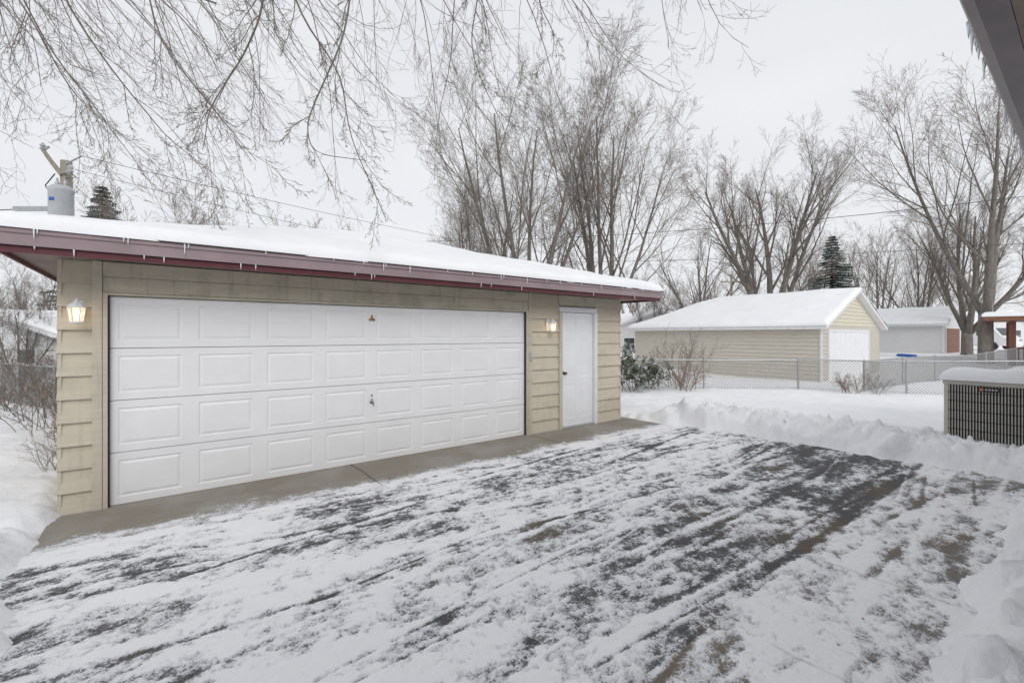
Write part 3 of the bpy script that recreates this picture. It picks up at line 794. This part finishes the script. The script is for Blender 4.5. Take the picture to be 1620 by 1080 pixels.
T3 = make_tree(37, 5, 13.0, .34, (14, 40), trunk=2.2); T4 = make_tree(41, 3, 11.5, .22, (12, 36), trunk=2.5)
PB_ = dict(PT); PB_['n'] = [8,8,6,0,0]; PB_['max'] = 3; PB_['rmin'] = .008
B1 = make_tree(61, 5, 12.5, .26, (8, 32), PB_); B2 = make_tree(62, 4, 12.8, .3, (12, 36), PB_, 2.2); B3 = make_tree(63, 3, 11.5, .26, (10, 34), PB_, 2.0)
place_tree(T1, .6, 20.6, .97, .9, 'tall bare multi-stemmed tree rising behind the garage')
place_tree(T2, 4.2, 21.6, 1.0, 2.0, 'tall bare tree with upright forked stems behind the garage')
place_tree(T1, -1.8, 27, .82, 3.4, 'bare multi-stemmed tree rising behind the garage')
place_tree(T3, 15.9, 28, .95, 1.0, 'broad bare tree with spreading crown behind the tan garage')
place_tree(T4, 25.6, 24.6, 1.3, .3, 'bare tree with snow-dusted limbs beside the shelter')
place_tree(T3, 30.0, 30, .8, 3.0, 'bare tree with snow-dusted limbs behind the white garage')
PS = dict(PT); PS['n'] = [7,8,7,4,0]
T5 = make_tree(53, 6, 6.9, .12, (15, 45), PS, .8)
place_tree(T5, -13.2, 17.5, 1.0, 0, 'round-crowned bare tree showing above the garage roof')
place_tree(T5, -9.5, 19.5, .93, 2, 'round-crowned bare tree showing above the garage roof')
place_tree(T5, -17.5, 21.5, .85, 4, 'low bare tree growing behind the fence by the garage')
place_tree(T5, -13.6, 12.6, .42, 1, 'low bare tree growing behind the fence by the garage')
rb = random.Random(77); vs_ = [B1, B2, B3]
for k in range(26):
    px = -60 + 1750*(k+rb.random())/26; yy = rb.uniform(50, 90)
    x = (px-810)/720*yy
    tsel = rb.choice(vs_); s_ = rb.uniform(.65, .95) * (.7 if px < 600 else 1)
    place_tree(tsel, x, yy, s_, rb.uniform(0, 6.28), 'bare grey tree in the row beyond the yards', 'bare_tree', 'bare trees beyond the yards')
for (px, yy, s_, ms) in ((1075, 32, .62, T5), (1110, 40, .8, B2), (1390, 42, .8, B1), (1460, 36, .75, T2), (1030, 34, .8, T5), (1520, 46, .9, B3), (20, 30, .75, T5), (60, 24, .5, T4)):
    x = (px-810)/720*yy; place_tree(ms, x, yy, s_, px*.7, 'bare leafless tree between the neighbouring yards', 'bare_tree', 'bare trees between the yards')

# overhanging tree near the camera -------------------------------------------
rng = random.Random(19); out = []
PO = dict(seg=[8,10,7,5,3], wob=[.1,.13,.17,.2,.3], up=[0,-.10,-.05,-.02,.02], taper=[.3,.3,.4,.6,.8], n=[0,8,5,2,0], t0=[0,.08,.12,.2,0], tipup=1.8,
          ang=[(20,40),(18,45),(20,50),(25,60),(0,0)], len=[.5,.36,.42,.5,.5], rr=[.6,.5,.6,.8,.7], rmin=.0019, max=4)
def limb(pts, r0, r1, kids, Lr, down, t0=.25, kr=.010):
    P = [Vector(p) for p in pts]; Q = []
    for k in range(len(P)-1):
        for q in range(5): Q.append(P[k].lerp(P[k+1], q/5) + rdir(rng)*.02)
    Q.append(P[-1])
    for _ in range(3):
        Q = [Q[0]] + [(Q[k-1]+Q[k]*2+Q[k+1])/4 for k in range(1, len(Q)-1)] + [Q[-1]]
    n = len(Q); rad = [r0+(r1-r0)*k/(n-1) for k in range(n)]
    out.append((Q, rad, 0))
    for c in range(kids):
        t = t0+(1-t0)*(c+rng.random())/kids; k = min(int(t*(n-1)), n-2)
        d = (Q[k+1]-Q[k]).normalized()
        dd = (offdir(d, math.radians(rng.uniform(20, 55)), rng)*.8 + Vector((0,.1,-down))).normalized()
        grow(out, Q[k], dd, rng.uniform(*Lr), max(.003, min(kr, rad[k]*.6)), 1, PO, rng)
base = Vector((-10.5, 1.0, 0))
out.append(([base+Vector((0,0,-.3)), base+Vector((0,0,.3)), base+Vector((.1,.1,2.5)), base+Vector((.4,.3,5.6)), base+Vector((.5,.5,8))], [.5,.38,.32,.26,.2], 0))
limb([(-10.1,1.3,6.4), (-8,3,8.6), (-5.5,4.6,8.9), (-3,5.6,8.4), (-1.2,6.2,7.9), (.5,6.8,7.6)], .13, .02, 25, (2.4, 4.2), .8, .2)
limb([(-10.1,1.3,6.6), (-8.2,4,8.4), (-6.6,5.6,8.5), (-5,7,8.2), (-3.4,8,8.0)], .12, .02, 26, (2.4, 4.2), .75, .2)
limb([(-10.1,1.3,6.2), (-8.8,4,7.4), (-8.2,6,8.0), (-7.6,8,8.4), (-6.5,10,9.0)], .10, .02, 24, (2.4, 4.2), .7, .25)
limb([(-10.1,1.3,6.8), (-6.5,2.6,8.9), (-3,4,9.2), (0,5,8.8), (2.5,6,8.0)], .12, .015, 12, (2.0, 3.2), .8, .5)
for pts, r0, Lr, kd in (
    ([(-3.2,5.4,8.2), (-2.9,5.4,6.6), (-2.5,5.4,5.5), (-2.0,5.4,4.75), (-1.95,5.4,4.1), (-1.5,5.4,3.1)], .016, (.35, .8), 10),
    ([(-2.4,5.2,8.2), (-2.7,5.0,6.0), (-2.75,5.0,5.2), (-3.0,5.0,4.7), (-3.35,5.0,4.2), (-3.4,5.0,3.75)], .016, (.5, 1.1), 10),
    ([(-1.3,5.4,8.0), (-1.8,5.2,6.0), (-1.95,5.2,5.0), (-2.35,5.2,4.2), (-2.3,5.2,3.8), (-1.7,5.3,3.75)], .014, (.35, .8), 8),
    ([(-4.6,5.0,8.6), (-4.3,5.2,6.4), (-4.2,5.4,5.2), (-3.6,5.6,4.4), (-3.2,5.7,3.9)], .014, (.5, 1.1), 10),
    ([(-.6,6.4,7.8), (-.45,6.4,6.6), (-.6,6.4,5.8), (-.35,6.4,5.1), (-.1,6.4,4.6)], .012, (.4, .9), 8),
    ([(.4,6.4,7.6), (.35,6.4,6.4), (.6,6.3,5.9), (.55,6.2,5.5)], .010, (.3, .7), 6),
    ([(-6.4,5.6,8.4), (-6.2,6.2,6.4), (-5.6,6.6,5.3), (-5.2,6.8,4.7), (-4.6,7.0,4.2)], .016, (.6, 1.3), 11),
    ([(-7.8,6.6,8.1), (-7.2,7.0,6.2), (-6.6,7.4,5.2), (-6.2,7.6,4.5)], .014, (.6, 1.3), 10),
    ([(-7.0,5.0,8.1), (-6.2,5.2,6.4), (-5.6,5.4,5.3), (-5.3,5.5,4.6), (-4.7,5.6,4.1)], .014, (.6, 1.2), 10),
    ):
    limb(pts, r0, .0035, kd, Lr, .1, .15, .006)
tr_ = thing('overhanging_tree', 'bare tree with drooping twigs reaching over the garage', 'tree')
a_ = MB(); b_ = MB()
for pts, rad, lev in out:
    if lev == 0: a_.tube(pts, rad, 8, BARK)
    else: b_.tube(pts, rad, 5 if lev == 1 else (4 if lev == 2 else 3), BARKN, cap=False)
part(a_, 'trunk', tr_, True); part(b_, 'crown', tr_, True)

def spruce(seed, H, R):
    rng = random.Random(seed); a = MB(); b = MB()
    a.tube([(0,0,-.2), (0,0,H*.5), (0,0,H)], [.16,.1,.01], 8, BARK)
    z = H*.1
    while z < H*.99:
        L = R*(1-z/H)**.85*rng.uniform(.8, 1.12)+.08; nb = 10
        for k in range(nb):
            az = rng.uniform(0, 6.28); d = Vector((math.cos(az), math.sin(az), -.12)); side = Vector((-math.sin(az), math.cos(az), 0))
            Lk = L*rng.uniform(.75, 1.15); n = max(4, int(Lk/.09))
            for i_ in range(n):
                t = (i_+.5)/n; p = Vector((0,0,z)) + d*(Lk*t) + Vector((0,0,-.25*Lk*t*t+.22*Lk*t**3))
                w_ = .2*Lk*(1-t)+.10
                for s_ in (-1, 1):
                    q = p + side*s_*w_*rng.uniform(.7,1.2) + d*.12 + Vector((0,0,-rng.uniform(.02,.12)))
                    b.face([p, p+d*.10+Vector((0,0,.015)), q], NEEDLE)
                    b.face([p+Vector((0,0,-.03)), p+d*.06, p+side*s_*.05+Vector((0,0,-.16))+d*.05], NEEDLE)
        z += H*.018+.04
    return a.mesh('trunk', True), b.mesh('crown')
SP = spruce(3, 8.6, 3.0)
for (x, y, s_, lb) in ((22.0, 31.3, .95, 'dark green spruce dusted with snow behind the tan garage'), (-27.0, 30, 1.36, 'spruce top showing above the garage roof')):
    place_tree(SP, x, y, s_, 1.0, lb, 'spruce_tree')

# shrubs
PB = dict(seg=[5,4,4,3,3], wob=[.2,.25,.3,.3,.3], up=[.03,.03,.02,0,0], taper=[.4,.4,.4,.5,.6], n=[6,5,4,0,0], t0=[.2,.15,.1,0,0],
          ang=[(15,45),(20,55),(25,60),(0,0),(0,0)], len=[.5,.5,.5,.5,.5], rr=[.7,.7,.7,.7,.7], rmin=.0025, max=3)
def shrub(seed, stems, H, mat, leaf=None, nleaf=0, rmin=.0025, ls=.05, spread=.15, mx=3):
    rng = random.Random(seed); out = []; P = dict(PB); P['rmin'] = rmin; P['max'] = mx
    for s_ in range(stems):
        az = rng.uniform(0, 6.28); ln = math.radians(rng.uniform(5, 50))
        grow(out, Vector((rng.gauss(0,spread), rng.gauss(0,spread), -.05)), (math.sin(ln)*math.cos(az), math.sin(ln)*math.sin(az), math.cos(ln)), H*rng.uniform(.6, 1.05), .009, 0, P, rng)
    a = MB()
    for pts, rad, lev in out: a.tube(pts, rad, 4 if lev < 2 else 3, mat, cap=False)
    lm = None
    if leaf:
        l = MB(); tw = [o_ for o_ in out if o_[2] >= 1]
        for k in range(nleaf):
            pts, rad, lev = rng.choice(tw); p = rng.choice(pts); d = rdir(rng); e = d.cross(rdir(rng)).normalized()*ls*.35
            q = p + d*ls*rng.uniform(.7, 1.4); mdl = p.lerp(q, .5)
            l.face([p, mdl+e, q, mdl-e], leaf)
        lm = l.mesh('foliage')
    return a.mesh('stems'), lm
def place_shrub(ms, x, y, s_, rz, label, name='shrub', group=None):
    t = thing(name, label, 'shrub', TR(x, y, tz(x, y), rz, s_), group); part(ms[0], 'stems', t)
    if ms[1]: part(ms[1], 'foliage', t)
SG = shrub(1, 13, 1.15, BARKN, LEAFG, 950, .003, .11)
SR = shrub(2, 16, .95, REDTW, LEAFB, 120, .0028, .04, .15, 2)
SB = shrub(3, 14, 1.5, BARKN, None, 0, .0028, .05, .15, 2)
SD = shrub(4, 16, 1.7, BARKN, LEAFB, 160, .0026, .05, .35)
place_shrub(SG, 3.9, 14.8, 1.1, 0, 'evergreen shrub with snow on its leaves by the garage corner', 'evergreen_shrub')
place_shrub(SG, 4.7, 15.3, .8, 2, 'evergreen shrub with snow on its leaves by the fence', 'evergreen_shrub')
place_shrub(SR, 5.6, 14.9, 1.0, 0, 'dry red-brown shrub in the snow by the fence')
place_shrub(SB, 5.9, 16.1, 1.3, 0, 'thin bare shrub in front of the tan garage wall')
place_shrub(SR, 10.6, 14.3, .75, 1, 'low dry brown shrub in the snow at the fence')
place_shrub(SB, 11.4, 14.2, .5, 2, 'low bare twiggy shrub in the snow at the fence')
for (x, y, s_, m_) in ((-6.7, 7.0, .7, SR), (-8.1, 7.9, .7, SD), (-9.7, 9.6, .9, SD), (-11.4, 10.3, 1.0, SB), (-12.6, 12.8, 1.0, SD), (-10.2, 12.5, 1.2, SD), (-6.0, 6.3, .4, SB), (-5.55, 5.5, .3, SB)):
    place_shrub(m_, x, y, s_, x*3, 'tangled brown leafless shrub growing along the fence', 'shrub', 'shrubs along the fence')
lf = MB(); rl = random.Random(3)
for k in range(34):
    u_ = rl.gauss(7.0, .9); v_ = rl.gauss(-5.15, .2)
    if v_ < -5.35 or u_ > 8.2 or v_ > -4.7: continue
    p = g2w(u_, v_, .020); a_z = rl.uniform(0, 6.28); s_ = rl.uniform(.010, .022)
    d = Vector((math.cos(a_z), math.sin(a_z), rl.uniform(0, .4)))*s_; e = Vector((-math.sin(a_z), math.cos(a_z), rl.uniform(0, .3)))*s_*.6
    lf.face([p-d, p+e, p+d, p-e+Vector((0,0,.004))], LEAFB)
lo_ = part(lf, 'fallen_leaves', None); lo_['kind'] = 'stuff'; lo_['label'] = 'scattered dry brown leaves on the snowy walkway'; lo_['category'] = 'leaves'

# ------------------------------------------------------------------ world, sun, camera
wd = bpy.data.worlds.new('World'); scene.world = wd; wd.use_nodes = True
nt = wd.node_tree; nt.nodes.clear()
o = nt.nodes.new('ShaderNodeOutputWorld'); bgd = nt.nodes.new('ShaderNodeBackground'); bgd.inputs[1].default_value = 1.0
sky = nt.nodes.new('ShaderNodeTexSky'); sky.sky_type = 'NISHITA'; sky.sun_disc = False
SE, SA = math.radians(34), math.radians(165)
sky.sun_elevation = SE; sky.sun_rotation = SA
sc = nt.nodes.new('ShaderNodeVectorMath'); sc.operation = 'SCALE'; sc.inputs['Scale'].default_value = .1; nt.links.new(sky.outputs[0], sc.inputs[0])
tc = nt.nodes.new('ShaderNodeTexCoord'); mp = nt.nodes.new('ShaderNodeMapping'); mp.inputs['Scale'].default_value = (1,1,2.5); nt.links.new(tc.outputs['Generated'], mp.inputs[0])
cn = noise(nt, mp.outputs[0], 1.6, 3, .5, .3)
cloud = mixc(nt, ramp(nt, cn, .3, .7), (.815, .83, .865), (.90, .91, .93))
col = mixc(nt, .94, sc.outputs[0], cloud)
nt.links.new(col, bgd.inputs[0]); nt.links.new(bgd.outputs[0], o.inputs[0])
sl_ = bpy.data.lights.new('sun', 'SUN'); sl_.energy = 1.2; sl_.angle = math.radians(35); sl_.color = (1, .98, .95)
so = link(bpy.data.objects.new('sun', sl_))
dirv = Vector((math.sin(SA)*math.cos(SE), math.cos(SA)*math.cos(SE), math.sin(SE)))
so.rotation_euler = dirv.to_track_quat('Z', 'Y').to_euler()

cam = bpy.data.cameras.new('camera'); cam.lens = 16; cam.sensor_width = 36; cam.clip_end = 3000; cam.clip_start = .05
cam.shift_y = -10/1620
co = link(bpy.data.objects.new('camera', cam)); co.location = (0, 0, 1.72); co.rotation_euler = (math.radians(90), 0, 0)
scene.camera = co
scene.view_settings.view_transform = 'Standard'; scene.view_settings.look = 'None'; scene.view_settings.exposure = 0
